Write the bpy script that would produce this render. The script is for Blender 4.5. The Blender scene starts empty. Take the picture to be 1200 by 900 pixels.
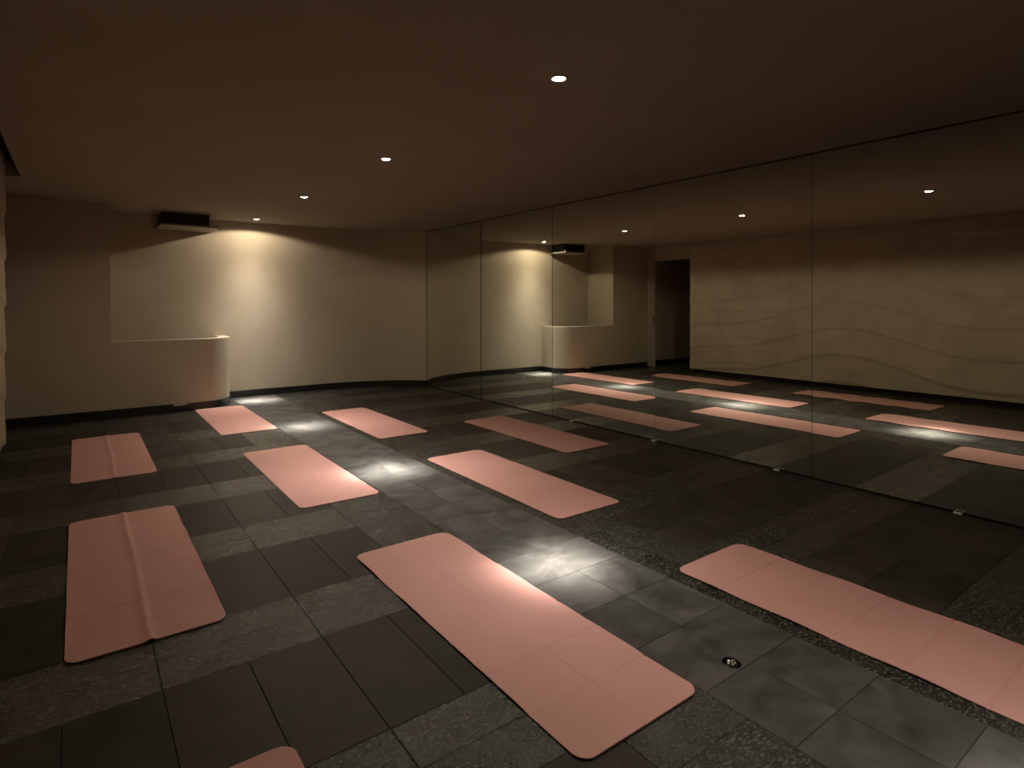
import bpy, bmesh, math, random
from mathutils import Vector, Matrix

random.seed(7)
sc = bpy.context.scene
COL = sc.collection

# ------------------------------------------------------------------ camera
F_PX, CX, CY, YAW, CAM_H = 689.0, 597.6, 354.95, 0.63506, 1.40
cam_d = bpy.data.cameras.new('camera')
cam = bpy.data.objects.new('camera', cam_d)
COL.objects.link(cam)
cam.location = (0, 0, CAM_H)
cam.rotation_euler = (math.radians(90), 0, -YAW)
cam_d.sensor_width = 36.0
cam_d.lens = F_PX / 1200.0 * 36.0
cam_d.shift_x = (600.0 - CX) / 1200.0
cam_d.shift_y = -(450.0 - CY) / 1200.0
cam_d.clip_start = 0.05
sc.camera = cam

# ------------------------------------------------------------------ world, exposure
w = bpy.data.worlds.new('world')
sc.world = w
w.use_nodes = True
w.node_tree.nodes['Background'].inputs[0].default_value = (0, 0, 0, 1)
w.node_tree.nodes['Background'].inputs[1].default_value = 0.0
sc.view_settings.view_transform = 'Standard'
sc.view_settings.look = 'None'
sc.view_settings.gamma = 1.0
sc.view_settings.use_curve_mapping = False
sc.view_settings.exposure = 0.0
cy = sc.cycles
cy.use_denoising = True
cy.max_bounces = 10
cy.diffuse_bounces = 6
cy.glossy_bounces = 6
cy.caustics_reflective = False
cy.caustics_refractive = False
cy.sample_clamp_indirect = 4.0
cy.blur_glossy = 0.5

# light of one downlight: a wide cone cut off at CONE degrees, whose intensity follows the lamp's beam
# I(angle) = wide + medium * exp(-(angle/23)^2) + core * exp(-(angle/5.1)^2), angle from straight down
CONE = 162.0
WARM = (1.0, 0.85, 0.64)
COOL = (1.0, 0.955, 0.90)
WIDE, MED, MED_W, CORE, CORE_W = 21.5, 350.0, 23.0, 3000.0, 5.1
LENS_GLOW = 60.0
MED_K = [0.45, 0.42, 1.0, 1.0, 1.0]
WIDE_K = [1.0, 1.0, 1.0, 1.0, 1.15]
LAMP_X = 2.075
LAMP_Y = [0.19 + 2.185 * i for i in range(5)]

# ------------------------------------------------------------------ measures
H = 2.60
MX = 4.726          # mirror plane
WX = -0.54          # face of the stone wall on the left
WEND = 7.27         # its end
BY = 8.65           # plaster wall left of the niche
NY = 9.40           # back wall
YF = -2.4           # wall behind the camera
XL = -2.7           # end of the corridor

# ------------------------------------------------------------------ material helpers
def new_mat(name):
    m = bpy.data.materials.new(name)
    m.use_nodes = True
    nt = m.node_tree
    b = nt.nodes['Principled BSDF']
    return m, nt, b

def node(nt, t, **kw):
    n = nt.nodes.new(t)
    for k, v in kw.items():
        if k in n.inputs:
            n.inputs[k].default_value = v
        else:
            setattr(n, k, v)
    return n

def link(nt, a, b):
    nt.links.new(a, b)

def ramp(nt, fac, c0, c1, p0=0.0, p1=1.0):
    r = nt.nodes.new('ShaderNodeValToRGB')
    r.color_ramp.elements[0].position = p0
    r.color_ramp.elements[0].color = (*c0, 1)
    r.color_ramp.elements[1].position = p1
    r.color_ramp.elements[1].color = (*c1, 1)
    link(nt, fac, r.inputs[0])
    return r

def plaster(name, c0, c1, bump=0.15, rough=0.9, scale=1.6):
    m, nt, b = new_mat(name)
    tc = node(nt, 'ShaderNodeTexCoord')
    n1 = node(nt, 'ShaderNodeTexNoise', Scale=scale, Detail=6.0, Roughness=0.6)
    link(nt, tc.outputs['Object'], n1.inputs['Vector'])
    r = ramp(nt, n1.outputs['Fac'], c0, c1, 0.3, 0.7)
    link(nt, r.outputs[0], b.inputs['Base Color'])
    n2 = node(nt, 'ShaderNodeTexNoise', Scale=9.0, Detail=5.0, Roughness=0.55)
    link(nt, tc.outputs['Object'], n2.inputs['Vector'])
    bp = node(nt, 'ShaderNodeBump', Strength=bump, Distance=0.01)
    link(nt, n2.outputs['Fac'], bp.inputs['Height'])
    link(nt, bp.outputs[0], b.inputs['Normal'])
    b.inputs['Roughness'].default_value = rough
    b.inputs['Specular IOR Level'].default_value = 0.2
    return m

def plain(name, c, rough=0.5, metal=0.0, spec=0.5, var=0.15, scale=30.0):
    m, nt, b = new_mat(name)
    tc = node(nt, 'ShaderNodeTexCoord')
    n1 = node(nt, 'ShaderNodeTexNoise', Scale=scale, Detail=4.0)
    link(nt, tc.outputs['Object'], n1.inputs['Vector'])
    r = ramp(nt, n1.outputs['Fac'], [x * (1 - var) for x in c], [min(1, x * (1 + var)) for x in c])
    link(nt, r.outputs[0], b.inputs['Base Color'])
    b.inputs['Roughness'].default_value = rough
    b.inputs['Metallic'].default_value = metal
    b.inputs['Specular IOR Level'].default_value = spec
    return m

M = {}
M['plaster'] = plaster('beige_plaster', (0.47, 0.40, 0.30), (0.53, 0.455, 0.345), 0.10)
M['ceiling'] = plaster('taupe_ceiling', (0.36, 0.315, 0.235), (0.395, 0.345, 0.26), 0.05)
M['stone'] = plaster('carved_stone_plaster', (0.44, 0.365, 0.265), (0.55, 0.46, 0.34), 0.45, 0.85, 2.6)
M['black'] = plain('black_skirting', (0.012, 0.011, 0.010), 0.35)
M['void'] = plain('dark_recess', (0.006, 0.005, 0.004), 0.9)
M['frame'] = plain('door_frame_paint', (0.55, 0.49, 0.40), 0.5)
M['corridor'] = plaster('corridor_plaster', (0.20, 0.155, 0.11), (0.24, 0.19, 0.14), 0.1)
M['chrome'] = plain('polished_steel', (0.80, 0.78, 0.74), 0.16, 1.0)
M['clip'] = plain('clear_white_clip', (0.85, 0.82, 0.76), 0.25)  # white base colour stands in for lamp glints on the clips
M['darksteel'] = plain('black_steel', (0.02, 0.02, 0.02), 0.3, 1.0)
M['vent'] = plain('grey_panel', (0.34, 0.30, 0.25), 0.5)
M['ventdark'] = plain('dark_housing', (0.02, 0.017, 0.014), 0.6)
M['trim'] = plain('lamp_trim', (0.30, 0.24, 0.17), 0.5)

# slate floor: smooth and split-faced tiles; 'tone' is a per-tile number
def slate(name, c0, c1, rough, bump_s, bump_scale, fleck=None, spec=0.5):
    m, nt, b = new_mat(name)
    tc = node(nt, 'ShaderNodeTexCoord')
    at = node(nt, 'ShaderNodeAttribute', attribute_name='tone')
    # each tile samples its own patch of the pattern
    off = node(nt, 'ShaderNodeVectorMath', operation='SCALE')
    cmb = node(nt, 'ShaderNodeCombineXYZ', X=3.7, Y=9.1, Z=5.3)
    link(nt, cmb.outputs[0], off.inputs[0])
    ml = node(nt, 'ShaderNodeMath', operation='MULTIPLY')
    ml.inputs[1].default_value = 13.0
    link(nt, at.outputs['Fac'], ml.inputs[0])
    link(nt, ml.outputs[0], off.inputs['Scale'])
    ad = node(nt, 'ShaderNodeVectorMath', operation='ADD')
    link(nt, tc.outputs['Object'], ad.inputs[0])
    link(nt, off.outputs[0], ad.inputs[1])
    n1 = node(nt, 'ShaderNodeTexNoise', Scale=3.2, Detail=7.0, Roughness=0.62, Distortion=1.2)
    link(nt, ad.outputs[0], n1.inputs['Vector'])
    r = ramp(nt, n1.outputs['Fac'], c0, c1, 0.32, 0.70)
    mt = node(nt, 'ShaderNodeMapRange')
    mt.inputs['To Min'].default_value = 0.76
    mt.inputs['To Max'].default_value = 1.24
    link(nt, at.outputs['Fac'], mt.inputs['Value'])
    mx = node(nt, 'ShaderNodeVectorMath', operation='SCALE')
    link(nt, r.outputs[0], mx.inputs[0])
    link(nt, mt.outputs[0], mx.inputs['Scale'])
    col = mx.outputs[0]
    n2 = node(nt, 'ShaderNodeTexNoise', Scale=bump_scale, Detail=6.0, Roughness=0.65)
    mp = node(nt, 'ShaderNodeMapping')
    mp.inputs['Scale'].default_value = (1.0, 1.9, 1.0)
    link(nt, ad.outputs[0], mp.inputs['Vector'])
    link(nt, mp.outputs[0], n2.inputs['Vector'])
    if fleck:
        fr = ramp(nt, n2.outputs['Fac'], (0, 0, 0), (1, 1, 1), 0.50, 0.72)
        mm = node(nt, 'ShaderNodeMix', data_type='RGBA')
        link(nt, fr.outputs[0], mm.inputs['Factor'])
        link(nt, col, mm.inputs['A'])
        mm.inputs['B'].default_value = (*fleck, 1)
        # index 6/7 are the colour sockets of the mix node
        link(nt, col, mm.inputs[6])
        mm.inputs[7].default_value = (*fleck, 1)
        col = mm.outputs[2]
    link(nt, col, b.inputs['Base Color'])
    bp = node(nt, 'ShaderNodeBump', Strength=bump_s, Distance=0.006)
    link(nt, n2.outputs['Fac'], bp.inputs['Height'])
    link(nt, bp.outputs[0], b.inputs['Normal'])
    rr = node(nt, 'ShaderNodeMapRange')
    rr.inputs['To Min'].default_value = rough - 0.10
    rr.inputs['To Max'].default_value = rough + 0.12
    link(nt, n1.outputs['Fac'], rr.inputs['Value'])
    link(nt, rr.outputs[0], b.inputs['Roughness'])
    b.inputs['Specular IOR Level'].default_value = spec
    return m

M['grey'] = slate('grey_slate', (0.042, 0.039, 0.034), (0.108, 0.101, 0.090), 0.50, 0.25, 14.0, None, 0.3)
M['slate'] = slate('smooth_slate', (0.025, 0.0205, 0.0165), (0.056, 0.047, 0.039), 0.50, 0.25, 14.0, None, 0.18)
M['split'] = slate('split_face_slate', (0.014, 0.0135, 0.011), (0.036, 0.034, 0.028), 0.25, 0.75, 62.0, (0.19, 0.185, 0.15), 0.6)
M['grout'] = plain('dark_grout', (0.018, 0.016, 0.013), 0.8)

# mirror
m, nt, b = new_mat('mirror_glass')
tc = node(nt, 'ShaderNodeTexCoord')
n1 = node(nt, 'ShaderNodeTexNoise', Scale=0.6, Detail=1.0)
link(nt, tc.outputs['Object'], n1.inputs['Vector'])
r = ramp(nt, n1.outputs['Fac'], (0.83, 0.85, 0.76), (0.85, 0.87, 0.78))
link(nt, r.outputs[0], b.inputs['Base Color'])
b.inputs['Metallic'].default_value = 1.0
b.inputs['Roughness'].default_value = 0.0
M['mirror'] = m
M['mirroredge'] = plain('mirror_edge', (0.03, 0.035, 0.028), 0.4)

# yoga mat
m, nt, b = new_mat('pink_mat')
tc = node(nt, 'ShaderNodeTexCoord')
n1 = node(nt, 'ShaderNodeTexNoise', Scale=3.0, Detail=3.0)
link(nt, tc.outputs['Object'], n1.inputs['Vector'])
r = ramp(nt, n1.outputs['Fac'], (0.58, 0.300, 0.252), (0.63, 0.328, 0.277), 0.3, 0.7)
link(nt, r.outputs[0], b.inputs['Base Color'])
vo = node(nt, 'ShaderNodeTexVoronoi', Scale=260.0)
link(nt, tc.outputs['Object'], vo.inputs['Vector'])
bp = node(nt, 'ShaderNodeBump', Strength=0.25, Distance=0.001)
link(nt, vo.outputs['Distance'], bp.inputs['Height'])
link(nt, bp.outputs[0], b.inputs['Normal'])
b.inputs['Roughness'].default_value = 0.62
b.inputs['Specular IOR Level'].default_value = 0.35
M['mat'] = m

# lamp lens (it gives off light)
m, nt, b = new_mat('lamp_lens')
b.inputs['Emission Color'].default_value = (1.0, 0.90, 0.74, 1)
b.inputs['Emission Strength'].default_value = LENS_GLOW
M['lens'] = m

# ------------------------------------------------------------------ mesh helpers
def obj(name, bm, mat, parent=None, smooth=False):
    me = bpy.data.meshes.new(name)
    bm.normal_update()
    bm.to_mesh(me)
    bm.free()
    for x in (mat if isinstance(mat, (list, tuple)) else [mat]):
        me.materials.append(x)
    if smooth:
        for p in me.polygons:
            p.use_smooth = True
    o = bpy.data.objects.new(name, me)
    COL.objects.link(o)
    if parent:
        o.parent = parent
    return o

def struct(name, bm, mat, parent=None, smooth=False):
    o = obj(name, bm, mat, parent, smooth)
    if parent is None:
        o['kind'] = 'structure'
    return o

def box(bm, x0, x1, y0, y1, z0, z1, bevel=0.0):
    r = bmesh.ops.create_cube(bm, size=1.0)
    vs = r['verts']
    for v in vs:
        v.co = Vector(((x0 + x1) / 2 + v.co.x * (x1 - x0), (y0 + y1) / 2 + v.co.y * (y1 - y0), (z0 + z1) / 2 + v.co.z * (z1 - z0)))
    if bevel:
        es = list({e for v in vs for e in v.link_edges})
        bmesh.ops.bevel(bm, geom=es, offset=bevel, segments=2, affect='EDGES', profile=0.5)
    return vs

def sweep_wall(bm, pts, z0, z1, thick, closed=False):
    """A standing wall along pts; its face is on pts, its body lies to the left of the walking direction."""
    n = len(pts)
    P = [Vector((p[0], p[1])) for p in pts]
    Q = []
    for i in range(n):
        a = P[max(0, i - 1)]
        c = P[min(n - 1, i + 1)]
        t = (c - a).normalized()
        Q.append(P[i] + Vector((-t.y, t.x)) * thick)
    rows = []
    for i in range(n):
        rows.append([bm.verts.new((P[i].x, P[i].y, z0)), bm.verts.new((P[i].x, P[i].y, z1)),
                     bm.verts.new((Q[i].x, Q[i].y, z1)), bm.verts.new((Q[i].x, Q[i].y, z0))])
    for i in range(n - 1):
        a, c = rows[i], rows[i + 1]
        for k in range(4):
            bm.faces.new((a[k], a[(k + 1) % 4], c[(k + 1) % 4], c[k]))
    bm.faces.new(rows[0])
    bm.faces.new(rows[-1][::-1])
    bmesh.ops.recalc_face_normals(bm, faces=bm.faces)

def smooth_by_angle(o, deg=30):
    me = o.data
    for p in me.polygons:
        p.use_smooth = True
    bm = bmesh.new()
    bm.from_mesh(me)
    for e in bm.edges:
        if len(e.link_faces) == 2 and e.calc_face_angle(0) > math.radians(deg):
            e.smooth = False
    bm.to_mesh(me)
    bm.free()

def lathe(bm, prof, seg=32, c=(0, 0, 0)):
    rings = []
    for r, z in prof:
        if r < 1e-6:
            rings.append([bm.verts.new((c[0], c[1], c[2] + z))])
        else:
            rings.append([bm.verts.new((c[0] + r * math.cos(2 * math.pi * k / seg), c[1] + r * math.sin(2 * math.pi * k / seg), c[2] + z)) for k in range(seg)])
    for a, b_ in zip(rings, rings[1:]):
        for k in range(seg):
            k2 = (k + 1) % seg
            if len(a) == 1 and len(b_) == 1:
                continue
            if len(a) == 1:
                bm.faces.new((a[0], b_[k], b_[k2]))
            elif len(b_) == 1:
                bm.faces.new((a[k], b_[0], a[k2]))
            else:
                bm.faces.new((a[k], b_[k], b_[k2], a[k2]))
    bmesh.ops.recalc_face_normals(bm, faces=bm.faces)

def thing(name, label, cat, loc=(0, 0, 0), rz=0.0, group=None):
    o = bpy.data.objects.new(name, None)
    COL.objects.link(o)
    o.location = loc
    o.rotation_euler = (0, 0, rz)
    o.empty_display_size = 0.1
    return tag(o, label, cat, group)

def tag(o, label, cat, group=None):
    o['label'] = label
    o['category'] = cat
    if group:
        o['group'] = group
    return o

# ------------------------------------------------------------------ floor
bm = bmesh.new()
lay = bm.faces.layers.float.new('tone')
GAP = 0.0011
def tile(x0, x1, y0, y1, split):
    x1 = min(x1, 4.95)
    if x1 - x0 < 0.02 or y1 - y0 < 0.02:
        return
    t = random.random()
    g, bv, zz = GAP, 0.0016, random.uniform(-0.0006, 0.0)
    o = [(x0 + g, y0 + g), (x1 - g, y0 + g), (x1 - g, y1 - g), (x0 + g, y1 - g)]
    i = [(x0 + g + bv, y0 + g + bv), (x1 - g - bv, y0 + g + bv), (x1 - g - bv, y1 - g - bv), (x0 + g + bv, y1 - g - bv)]
    lo = [bm.verts.new((x, y, -0.006)) for x, y in o]
    ov = [bm.verts.new((x, y, -0.0015 + zz)) for x, y in o]
    iv = [bm.verts.new((x, y, zz)) for x, y in i]
    fs = [bm.faces.new(iv)]
    for k in range(4):
        k2 = (k + 1) % 4
        fs.append(bm.faces.new((ov[k], ov[k2], iv[k2], iv[k])))
        fs.append(bm.faces.new((lo[k], lo[k2], ov[k2], ov[k])))
    for f in fs:
        f.material_index = int(split)
        f[lay] = t

def zone(x0, x1, colw, wide, y_rough, period, rough_len, rnd):
    """bands across the walking direction: smooth tiles alternating with two rows of split-faced ones"""
    k0 = int(math.floor((YF - 0.2 - y_rough) / period))
    for k in range(k0, k0 + 14):
        ya = y_rough + k * period
        if ya > 10.4 or ya + period < YF - 0.3:
            continue
        yb, yc = ya + rough_len, ya + period
        # split-faced rows
        for j, (p, q) in enumerate(((ya, (ya + yb) / 2), ((ya + yb) / 2, yb))):
            x = x1
            first = True
            while x > x0 + 0.01:
                nx = max(x0, x - (wide if not (first and j) else wide))
                tile(nx, x, p, q, True)
                x = nx
                first = False
        x = x1
        while x > x0 + 0.01:
            nx = max(x0, x - colw)
            if x - x0 < colw * 1.3:
                nx = x0
            if rnd and random.random() < 0.35:
                tile(nx, x, yb, (yb + yc) / 2, False)
                tile(nx, x, (yb + yc) / 2, yc, False)
            else:
                tile(nx, x, yb, yc, False)
            x = nx

zone(-2.81, 1.41, 0.29, 0.58, 2.455 - 1.085, 1.085, 0.42, False)
zone(2.80, 4.95, 0.43, 0.60, 1.63 - 1.07, 1.07, 0.43, True)
y = -2.6
while y < 10.4:                       # two split-faced strips running along the room
    tile(1.41, 1.82, y, y + 0.62, True)
    tile(2.43, 2.615, y + 0.2, y + 0.82, True)
    tile(2.615, 2.80, y - 0.1, y + 0.52, True)
    y += 0.62
y = 0.63 - 0.327 * 10
k = 0
while y < 10.4:                       # the plain centre strip under the lamps
    if k % 3 == 0:
        tile(1.82, 2.43, y, y + 0.327, 2)
    else:
        tile(1.82, 2.11, y, y + 0.327, 2)
        tile(2.11, 2.43, y, y + 0.327, 2)
    y += 0.327
    k += 1
base_vs = box(bm, -2.9, 5.0, YF - 0.3, 10.6, -0.15, -0.0035)
for f in {f for v in base_vs for f in v.link_faces}:
    f.material_index = 3
bmesh.ops.recalc_face_normals(bm, faces=bm.faces)
struct('floor', bm, [M['slate'], M['split'], M['grey'], M['grout']])

# ------------------------------------------------------------------ ceiling with the dark slot along the stone wall
bm = bmesh.new()
SX = -0.43
box(bm, SX, 5.0, YF - 0.3, 10.6, H, H + 0.2)
box(bm, -2.9, SX, WEND + 0.0, 10.6, H, H + 0.2)
struct('ceiling', bm, M['ceiling'])
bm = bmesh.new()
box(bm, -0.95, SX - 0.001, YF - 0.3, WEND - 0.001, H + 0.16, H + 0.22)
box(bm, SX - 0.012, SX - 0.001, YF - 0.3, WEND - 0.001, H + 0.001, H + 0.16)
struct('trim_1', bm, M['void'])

# ------------------------------------------------------------------ back wall (curves forward to meet the mirror)
def bez(p0, p1, p2, p3, n):
    out = []
    for i in range(n + 1):
        t = i / n
        a = [(1 - t) ** 3, 3 * t * (1 - t) ** 2, 3 * t * t * (1 - t), t ** 3]
        out.append(tuple(a[0] * p0[j] + a[1] * p1[j] + a[2] * p2[j] + a[3] * p3[j] for j in (0, 1)))
    return out
back = [(0.33 - 0.3, NY), (1.0, NY), (1.7, NY), (2.6, NY + 0.01)] + bez((3.0, NY + 0.01), (3.75, NY + 0.01), (4.35, NY - 0.15), (4.722, 8.775), 22)
bm = bmesh.new()
sweep_wall(bm, back, 0.0, H, 0.25)
o = struct('wall_back', bm, M['plaster'])
smooth_by_angle(o)
bm = bmesh.new()
sweep_wall(bm, [(p[0], p[1] - 0.012) for p in back[2:]], 0.0, 0.098, 0.011)
o = struct('baseboard_back', bm, M['black'])
smooth_by_angle(o)

# plaster wall left of the niche, the niche's side, and the low curved wall in front of it
bm = bmesh.new()
box(bm, XL, 0.33, BY, NY + 0.25, 0.0, H)
struct('wall_rear_left', bm, M['plaster'])
R = 0.47
cx0, cy0 = 1.745 - R, BY + R
para = [(0.33, BY), (0.8, BY)] + [(cx0 + R * math.sin(a), cy0 - R * math.cos(a)) for a in [math.pi / 2 * i / 20 for i in range(21)]] + [(1.745, NY - 0.001)]
bm = bmesh.new()
sweep_wall(bm, para, 0.0, 0.925, 0.15)
bmesh.ops.bevel(bm, geom=[e for e in bm.edges if all(abs(v.co.z - 0.925) < 1e-4 for v in e.verts)], offset=0.008, segments=2, affect='EDGES')
o = struct('wall_low_curved', bm, M['plaster'])
smooth_by_angle(o)
off = []
for i, p in enumerate(para):
    a, c = Vector(para[max(0, i - 1)]), Vector(para[min(len(para) - 1, i + 1)])
    t = (c - a).normalized()
    off.append((p[0] + t.y * 0.012, p[1] - t.x * 0.012))
bm = bmesh.new()
sweep_wall(bm, [(-0.74, BY - 0.012), (0.33, BY - 0.012), (1.0, BY - 0.012)], 0.0, 0.098, 0.011)
sweep_wall(bm, [(1.0, BY - 0.012), (1.16, BY - 0.012)], 0.0, 0.07, 0.011)
sweep_wall(bm, [(1.16, BY - 0.015)] + [(p[0], p[1] - 0.003) for p in off[2:]], 0.0, 0.092, 0.013)
o = struct('baseboard_rear_left', bm, M['black'])
smooth_by_angle(o)

# ------------------------------------------------------------------ stone wall with wave relief
def relief(y, z):
    ph = z * 2.3 + 0.55 * math.sin(0.85 * y + 0.7) + 0.22 * math.sin(2.1 * y + 1.9) + 0.10 * y
    fr = ph - math.floor(ph)
    saw = fr if fr < 0.93 else (1 - fr) / 0.07 * 0.93
    ph2 = z * 4.1 - 0.5 * math.sin(0.6 * y - 0.4) + 0.3 * math.sin(1.7 * y)
    saw = 0.93 - saw
    fr2 = ph2 - math.floor(ph2)
    saw2 = fr2 if fr2 < 0.9 else (1 - fr2) / 0.1 * 0.9
    saw2 = 0.9 - saw2
    return 0.017 * saw + 0.007 * saw2 * (0.5 + 0.5 * math.sin(y * 1.3)) - 0.010
bm = bmesh.new()
ny, nz = 320, 120
z0w, z1w = 0.083, H + 0.15
grid = []
for i in range(ny + 1):
    yy = YF + (WEND - YF) * i / ny
    grid.append([bm.verts.new((WX + relief(yy, z0w + (z1w - z0w) * j / nz), yy, z0w + (z1w - z0w) * j / nz)) for j in range(nz + 1)])
for i in range(ny):
    for j in range(nz):
        bm.faces.new((grid[i][j], grid[i + 1][j], grid[i + 1][j + 1], grid[i][j + 1]))
xb = -0.80
bk = {}
def bv(i, j):
    if (i, j) not in bk:
        g = grid[i][j].co
        bk[(i, j)] = bm.verts.new((xb, g.y, g.z))
    return bk[(i, j)]
for j in range(nz):
    bm.faces.new((grid[ny][j], bv(ny, j), bv(ny, j + 1), grid[ny][j + 1]))
for i in range(ny):
    bm.faces.new((grid[i][0], bv(i, 0), bv(i + 1, 0), grid[i + 1][0]))
    bm.faces.new((grid[i][nz], grid[i + 1][nz], bv(i + 1, nz), bv(i, nz)))
bmesh.ops.recalc_face_normals(bm, faces=bm.faces)
o = struct('wall_left', bm, M['stone'])
smooth_by_angle(o, 50)
bm = bmesh.new()
box(bm, -0.80, -0.60, YF, WEND - 0.05, 0.0, 0.083)
struct('baseboard_left', bm, M['black'])

# walls around the rest of the room
bm = bmesh.new()
box(bm, -0.95, 5.0, YF - 0.2, YF, 0.0, H)
struct('wall_front', bm, M['plaster'])
bm = bmesh.new()
box(bm, MX + 0.022, 5.0, YF, 9.7, 0.0, H)
struct('wall_right', bm, M['plaster'])

# corridor behind the doorway
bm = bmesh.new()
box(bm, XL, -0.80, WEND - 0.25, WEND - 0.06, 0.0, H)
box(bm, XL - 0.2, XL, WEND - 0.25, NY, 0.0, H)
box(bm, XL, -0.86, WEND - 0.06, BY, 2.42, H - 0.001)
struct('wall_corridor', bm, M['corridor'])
bm = bmesh.new()
sweep_wall(bm, [(XL + 0.01, BY - 0.012), (-0.86, BY - 0.012)], 0.0, 0.098, 0.011)
struct('baseboard_corridor', bm, M['black'])

# ------------------------------------------------------------------ doorway: lintel, frame, latch plate
DX = -0.76
bm = bmesh.new()
box(bm, DX - 0.10, DX + 0.005, WEND, BY - 0.001, 2.335, H - 0.001)
struct('wall_lintel', bm, M['plaster'])
d = bpy.data.objects.new('door_1', None)
COL.objects.link(d)
d.location = (DX, (WEND + BY) / 2, 0)
d['kind'] = 'structure'
def dpart(name, bm, mat, parent):
    for v in bm.verts:
        v.co -= Vector((DX, (WEND + BY) / 2, 0))
    return obj(name, bm, mat, parent)
bm = bmesh.new()
box(bm, DX - 0.10, DX + 0.012, BY - 0.14, BY - 0.014, 0.0, 2.335, 0.004)
box(bm, DX - 0.10, DX - 0.02, BY - 0.17, BY - 0.14, 0.0, 2.31, 0.003)
j = dpart('jamb', bm, M['frame'], d)
bm = bmesh.new()
box(bm, DX - 0.012, DX + 0.002, BY - 0.182, BY - 0.169, 0.98, 1.12, 0.002)
dpart('strike_plate', bm, M['darksteel'], j)
bm = bmesh.new()
box(bm, DX - 0.10, DX + 0.012, WEND + 0.001, WEND + 0.05, 0.0, 2.335, 0.004)
dpart('jamb', bm, M['frame'], d)
bm = bmesh.new()
box(bm, DX - 0.10, DX + 0.014, WEND + 0.05, BY - 0.14, 2.31, 2.335, 0.004)
dpart('head', bm, M['frame'], d)

# ------------------------------------------------------------------ mirror panels
seams = [8.79, 7.12, 5.53, 3.925, 2.35, 0.765, -0.82, YF + 0.01]
yaws = [-0.0033, -0.0033, 0.0034, 0.0088, 0.0075, 0.0075, 0.0]
mlabels = ['narrow-looking far mirror panel touching the curved back wall corner',
           'second mirror panel from the back corner, reflecting the brightly lit wall',
           'mirror panel reflecting the low curved wall and the niche',
           'mirror panel reflecting the dark doorway and end of the carved stone wall',
           'nearest large mirror panel at the right edge of the photo',
           None, None]
for i in range(5):
    ya, yb = seams[i + 1], seams[i]
    if i == 4:
        pass
    yc = (ya + yb) / 2
    bm = bmesh.new()
    hw = (yb - ya) / 2 - 0.003
    box(bm, 0.0, 0.006, -hw, hw, 0.008, 2.588, 0.0025)
    o = obj('wall_mirror', bm, [M['mirror'], M['mirroredge']])
    for p in o.data.polygons:
        if p.normal.x > -0.995:
            p.material_index = 1
    o.location = (MX, yc, 0)
    o.rotation_euler = (0, 0, yaws[i])
    tag(o, mlabels[i], 'mirror', 'mirror panels along the right wall')
# the two panels beside and behind the camera
for i in (5, 6):
    ya, yb = seams[i + 1], seams[i]
    bm = bmesh.new()
    hw = (yb - ya) / 2 - 0.003
    box(bm, 0.0, 0.006, -hw, hw, 0.008, 2.588, 0.0025)
    o = obj('wall_mirror', bm, [M['mirror'], M['mirroredge']])
    for p in o.data.polygons:
        if p.normal.x > -0.995:
            p.material_index = 1
    o.location = (MX, (ya + yb) / 2, 0)
    tag(o, 'mirror panel further towards the camera, outside the right edge of the photo', 'mirror', 'mirror panels along the right wall')
bm = bmesh.new()
box(bm, MX + 0.012, MX + 0.022, YF, 8.95, 0.0, H - 0.001)
struct('trim_2', bm, M['black'])
bm = bmesh.new()
box(bm, MX - 0.012, MX - 0.009, YF, 8.70, 0.0, 0.006)
struct('trim_3', bm, M['black'])

# little metal clips at the foot of the mirrors, their lamp glints painted as white
cl = ['small pale mirror clip on floor in front of the third mirror panel, farthest clip',
      'small pale mirror clip on floor below the seam beside the doorway reflection',
      'small pale mirror clip on floor left of the nearest mirror seam',
      'nearest small pale mirror clip on floor, close to the right edge']
for y_, lb in zip((5.16, 3.93, 2.63, 1.376), cl):
    t = thing('mirror_clip', lb, 'clip', (MX - 0.020, y_, 0), 0, 'mirror clips along the floor')
    bm = bmesh.new()
    box(bm, -0.014, 0.010, -0.024, 0.024, 0.0005, 0.013, 0.003)
    obj('clip_body', bm, M['clip'], t)
    bm = bmesh.new()
    lathe(bm, [(0.0, 0.0175), (0.004, 0.017), (0.006, 0.0145), (0.006, 0.013)], 16, (-0.001, 0, 0))
    obj('screw', bm, M['chrome'], t, True)

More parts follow.
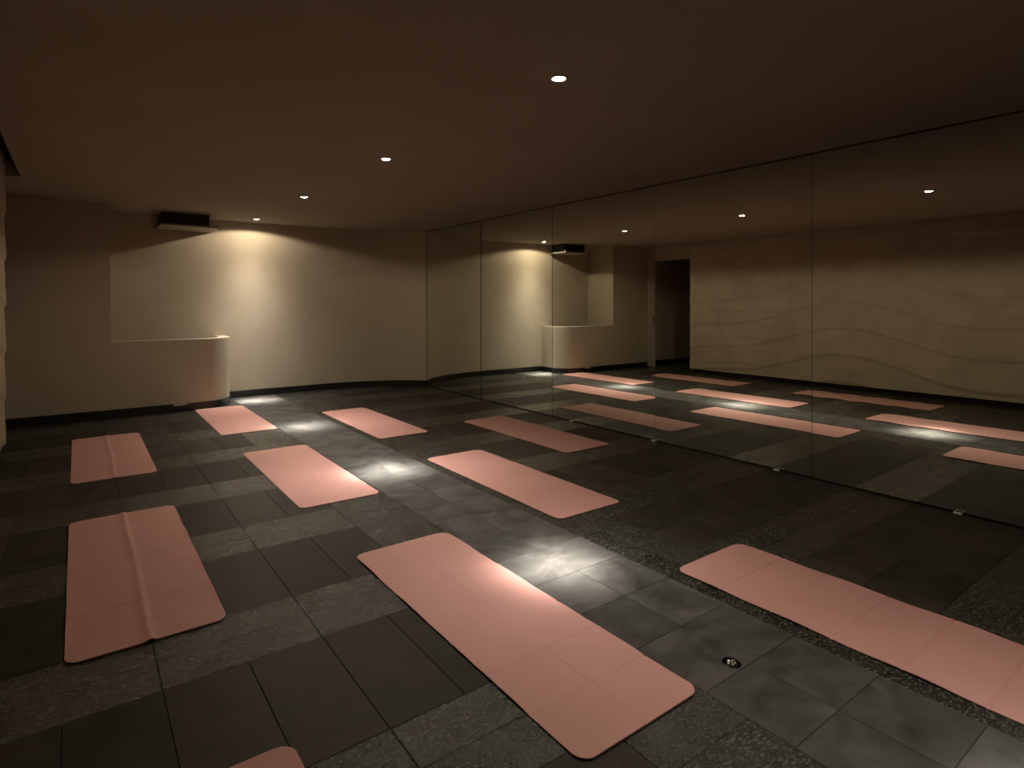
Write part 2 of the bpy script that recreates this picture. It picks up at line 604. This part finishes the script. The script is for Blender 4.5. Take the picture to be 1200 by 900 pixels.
# ------------------------------------------------------------------ downlights
names_l = [None,
           'largest, nearest recessed ceiling downlight shining above the middle of the photo',
           'second nearest ceiling downlight, left of the largest one',
           'third ceiling downlight, small, between the second and the back wall',
           'farthest ceiling downlight, right against the lit back wall']
names_l[0] = 'ceiling downlight near the camera, above the top edge of the photo'
for i, ly in enumerate(LAMP_Y):
    t = thing('downlight', names_l[i], 'ceiling light', (LAMP_X, ly, H), 0, 'row of ceiling downlights')
    bm = bmesh.new()
    lathe(bm, [(0.034, -0.001), (0.036, -0.004), (0.047, -0.004), (0.050, -0.001), (0.050, 0.0)], 40)
    obj('trim_ring', bm, M['trim'], t, True)
    bm = bmesh.new()
    lathe(bm, [(0.034, -0.001), (0.028, -0.0045), (0.018, -0.0075), (0.0, -0.009)], 32)
    obj('lens', bm, M['lens'], t, True)
    ld = bpy.data.lights.new('downlight_beam', 'SPOT')
    ld.energy = 1.0
    ld.spot_size = math.radians(CONE)
    ld.spot_blend = 0.16
    ld.shadow_soft_size = 0.014
    ld.cycles.use_multiple_importance_sampling = False
    ld.use_nodes = True
    nt = ld.node_tree
    em = nt.nodes['Emission']
    tc = node(nt, 'ShaderNodeTexCoord')
    sx = node(nt, 'ShaderNodeSeparateXYZ')
    link(nt, tc.outputs['Normal'], sx.inputs[0])
    def mth(op, a_, b_=None):
        n_ = node(nt, 'ShaderNodeMath', operation=op)
        for q_, v_ in enumerate((a_, b_)):
            if v_ is None:
                continue
            if isinstance(v_, (int, float)):
                n_.inputs[q_].default_value = v_
            else:
                link(nt, v_, n_.inputs[q_])
        return n_.outputs[0]
    th = mth('MULTIPLY', mth('ARCCOSINE', mth('MINIMUM', mth('ABSOLUTE', sx.outputs[2]), 1.0)), 180 / math.pi)
    def gauss(w_):
        q_ = mth('DIVIDE', th, w_)
        return mth('EXPONENT', mth('MULTIPLY', mth('MULTIPLY', q_, q_), -1.0))
    med = mth('MULTIPLY', gauss(MED_W), MED * MED_K[i])
    core = mth('MULTIPLY', gauss(CORE_W), CORE)
    tot = mth('ADD', mth('ADD', med, core), WIDE * WIDE_K[i])
    link(nt, tot, em.inputs['Strength'])
    mixc = node(nt, 'ShaderNodeMix', data_type='RGBA')
    mixc.inputs[6].default_value = (*WARM, 1)
    mixc.inputs[7].default_value = (*COOL, 1)
    link(nt, gauss(30.0), mixc.inputs[0])
    link(nt, mixc.outputs[2], em.inputs['Color'])
    lo_ = bpy.data.objects.new('downlight_beam', ld)
    COL.objects.link(lo_)
    lo_.parent = t
    lo_.location = (0, 0, -0.024)

# ------------------------------------------------------------------ air outlet under the ceiling over the niche
t = thing('ceiling_air_unit', 'flat dark air unit hung under the ceiling above the curved niche', 'air conditioner', (1.215, 9.06, 2.41))
bm = bmesh.new()
box(bm, -0.345, 0.345, -0.28, 0.33, 0.0, 0.022, 0.004)
pn = obj('panel', bm, M['vent'], t)
bm = bmesh.new()
box(bm, 0.325, 0.345, -0.28, -0.255, 0.022, 0.05, 0.002)
obj('bracket', bm, M['vent'], t)
bm = bmesh.new()
box(bm, -0.32, 0.25, -0.13, 0.325, 0.0225, 0.1885, 0.004)
for k in range(5):
    box(bm, -0.32, 0.25, -0.142, -0.131, 0.045 + k * 0.028, 0.055 + k * 0.028, 0.002)
obj('housing', bm, M['ventdark'], t)
# small round sensor on the ceiling, far left
bm = bmesh.new()
lathe(bm, [(0.035, 0.0), (0.034, -0.010), (0.026, -0.016), (0.012, -0.018), (0.010, -0.026), (0.0, -0.027)], 32)
o = obj('ceiling_sensor', bm, M['frame'], None, True)
o.location = (-0.08, 7.22, H)
tag(o, 'tiny round unlit sensor on the dark ceiling at the far left', 'sensor')

# ------------------------------------------------------------------ drain in the floor
t = thing('floor_drain', 'small round dark metal drain set in the slate floor', 'drain', (2.05, 1.33, 0))
bm = bmesh.new()
lathe(bm, [(0.0, 0.0006), (0.024, 0.0006), (0.026, 0.0025), (0.033, 0.003), (0.036, 0.0005)], 36)
obj('rim', bm, M['darksteel'], t, True)
bm = bmesh.new()
for k in range(5):
    a = 2 * math.pi * k / 5 + 0.3
    lathe(bm, [(0.0, 0.005), (0.0045, 0.0045), (0.006, 0.001)], 12, (0.014 * math.cos(a), 0.014 * math.sin(a), 0))
lathe(bm, [(0.0, 0.006), (0.005, 0.005), (0.006, 0.001)], 12)
obj('grate_stud', bm, M['chrome'], t, True)

# ------------------------------------------------------------------ yoga mats
MW, ML_, MT, MR = 0.578, 1.83, 0.0045, 0.055
def make_mat(cross, long_, ridge, seed, folds=7):
    rnd = random.Random(seed)
    bm = bmesh.new()
    # rows along y, denser at the rounded ends
    ys = []
    for i in range(11):
        a = math.pi / 2 * i / 10
        ys.append(-ML_ / 2 + MR * (1 - math.cos(a)))
    n = 220
    for i in range(1, n):
        ys.append(-ML_ / 2 + MR + (ML_ - 2 * MR) * i / n)
    for i in range(11):
        a = math.pi / 2 * i / 10
        ys.append(ML_ / 2 - MR * (1 - math.sin(a)))
    nx = 68
    ph = [rnd.uniform(0, 6.28) for _ in range(6)]
    step = ML_ / folds
    creases = [-ML_ / 2 + step * k for k in range(1, folds)]
    skew = [0.0 for _ in creases]
    ys = sorted(ys + [c_ + o_ for c_ in creases for o_ in (-0.007, -0.0035, 0.0, 0.0035, 0.007)])
    us = sorted([-1 + 2 * i / 60 for i in range(61)] + [-0.030, -0.022, -0.014, -0.007, 0.007, 0.014, 0.022, 0.030])
    zig_p = rnd.choice((0, 1))
    amp = [rnd.uniform(0.5, 1.0) * (1 if k % 2 else -0.8) for k in range(folds - 1)]
    def disp(x, y_):
        z = 0.0
        xx = x - 0.004 * math.sin(5 * y_ + ph[0])
        tt = (y_ + ML_ / 2) / step + zig_p
        z += cross * 0.9 * abs((tt % 2) - 1)
        for c_, s_, a_ in zip(creases, skew, amp):
            dy = y_ - c_ - s_ * x / 0.29
            z -= cross * abs(a_) * max(0.0, 1 - abs(dy) / 0.007)
            z += cross * 0.5 * a_ * math.exp(-(dy / 0.05) ** 2)
        q = max(0.0, 1 - abs(x) / 0.008)
        z += long_ * (0.75 + 0.25 * math.sin(7 * y_ + ph[2])) * q
        z += ridge * math.exp(-(xx / (0.014 if xx > 0 else 0.022)) ** 2) * (0.8 + 0.2 * math.sin(4 * y_ + ph[3]))
        z += 0.0005 * math.sin(9 * y_ + ph[4]) * math.sin(11 * x + ph[5])
        # slightly lifted, wavy rim
        e = max(abs(x) / (MW / 2) - 0.93, 0) / 0.07
        z += e * cross * 0.5 * (1 + math.sin(14 * y_ + ph[1]))
        return z
    top, bot = [], []
    for y_ in ys:
        dy = abs(y_) - (ML_ / 2 - MR)
        hw = MW / 2 if dy <= 0 else MW / 2 - MR + math.sqrt(max(0.0, MR * MR - dy * dy))
        rt, rb = [], []
        for i in range(nx + 1):
            u = us[i]
            x = hw * u
            z = disp(x, y_)
            zb = max(0.0004, z)
            edge = 0.0012 if (i in (0, nx)) else 0.0
            rt.append(bm.verts.new((x, y_, max(z, -0.0034) + MT - edge)))
            rb.append(bm.verts.new((x, y_, zb)))
        top.append(rt)
        bot.append(rb)
    for a_, b_ in zip(range(len(ys) - 1), range(1, len(ys))):
        for i in range(nx):
            bm.faces.new((top[a_][i], top[a_][i + 1], top[b_][i + 1], top[b_][i]))
            bm.faces.new((bot[a_][i], bot[b_][i], bot[b_][i + 1], bot[a_][i + 1]))
        bm.faces.new((top[a_][0], top[b_][0], bot[b_][0], bot[a_][0]))
        bm.faces.new((top[a_][nx], bot[a_][nx], bot[b_][nx], top[b_][nx]))
    for i in range(nx):
        bm.faces.new((top[0][i], bot[0][i], bot[0][i + 1], top[0][i + 1]))
        bm.faces.new((top[-1][i], top[-1][i + 1], bot[-1][i + 1], bot[-1][i]))
    bmesh.ops.recalc_face_normals(bm, faces=bm.faces)
    return bm

MATS = [  # x, y, angle, cross crease, valley along, ridge along, label
    (1.521, 2.212, 0.0, 0.0046, -0.0040, 0.0010, 'large pink yoga mat nearest the centre, lying left of the nearest bright light spot'),
    (2.811, 1.046, 0.003, 0.0044, 0.0, 0.0, 'pink yoga mat at the lower right, cut off by the photo edge'),
    (0.250, 3.745, 0.0, 0.0042, 0.0, 0.0090, 'creased dim pink yoga mat at the left with a raised middle fold'),
    (2.800, 3.775, -0.006, 0.0006, 0.0004, 0.0015, 'pink yoga mat right of the second light spot, in front of the mirror'),
    (1.518, 4.958, -0.008, 0.0006, 0.0004, 0.0015, 'pink yoga mat left of the second light spot, in the middle of the room'),
    (0.250, 6.561, 0.0, 0.0010, 0.0, 0.0075, 'short-looking dim pink mat at far left with one lengthwise fold'),
    (3.961, 5.004, 0.004, 0.0005, 0.0004, 0.0015, 'dim pink yoga mat closest to the mirror'),
    (2.798, 6.573, -0.004, 0.0005, 0.0004, 0.0015, 'far pink yoga mat lying right of the third light spot'),
    (1.522, 7.711, -0.004, 0.0005, 0.0004, 0.0015, 'farthest pink yoga mat, beside the foot of the low curved wall'),
    (0.262, 1.005, 0.0, 0.0012, 0.0, 0.003, 'pink yoga mat at the bottom edge, only its rounded corner showing'),
]
for k, (mx_, my_, ma, cr, lg, rg, lb) in enumerate(MATS):
    o = obj('yoga_mat', make_mat(cr, lg, rg, 11 + k, 9 if k == 2 else 7), M['mat'])
    smooth_by_angle(o, 40)
    o.location = (mx_, my_, 0.0006)
    o.rotation_euler = (0, 0, ma)
    tag(o, lb, 'yoga mat', 'yoga mats laid out on the slate floor')
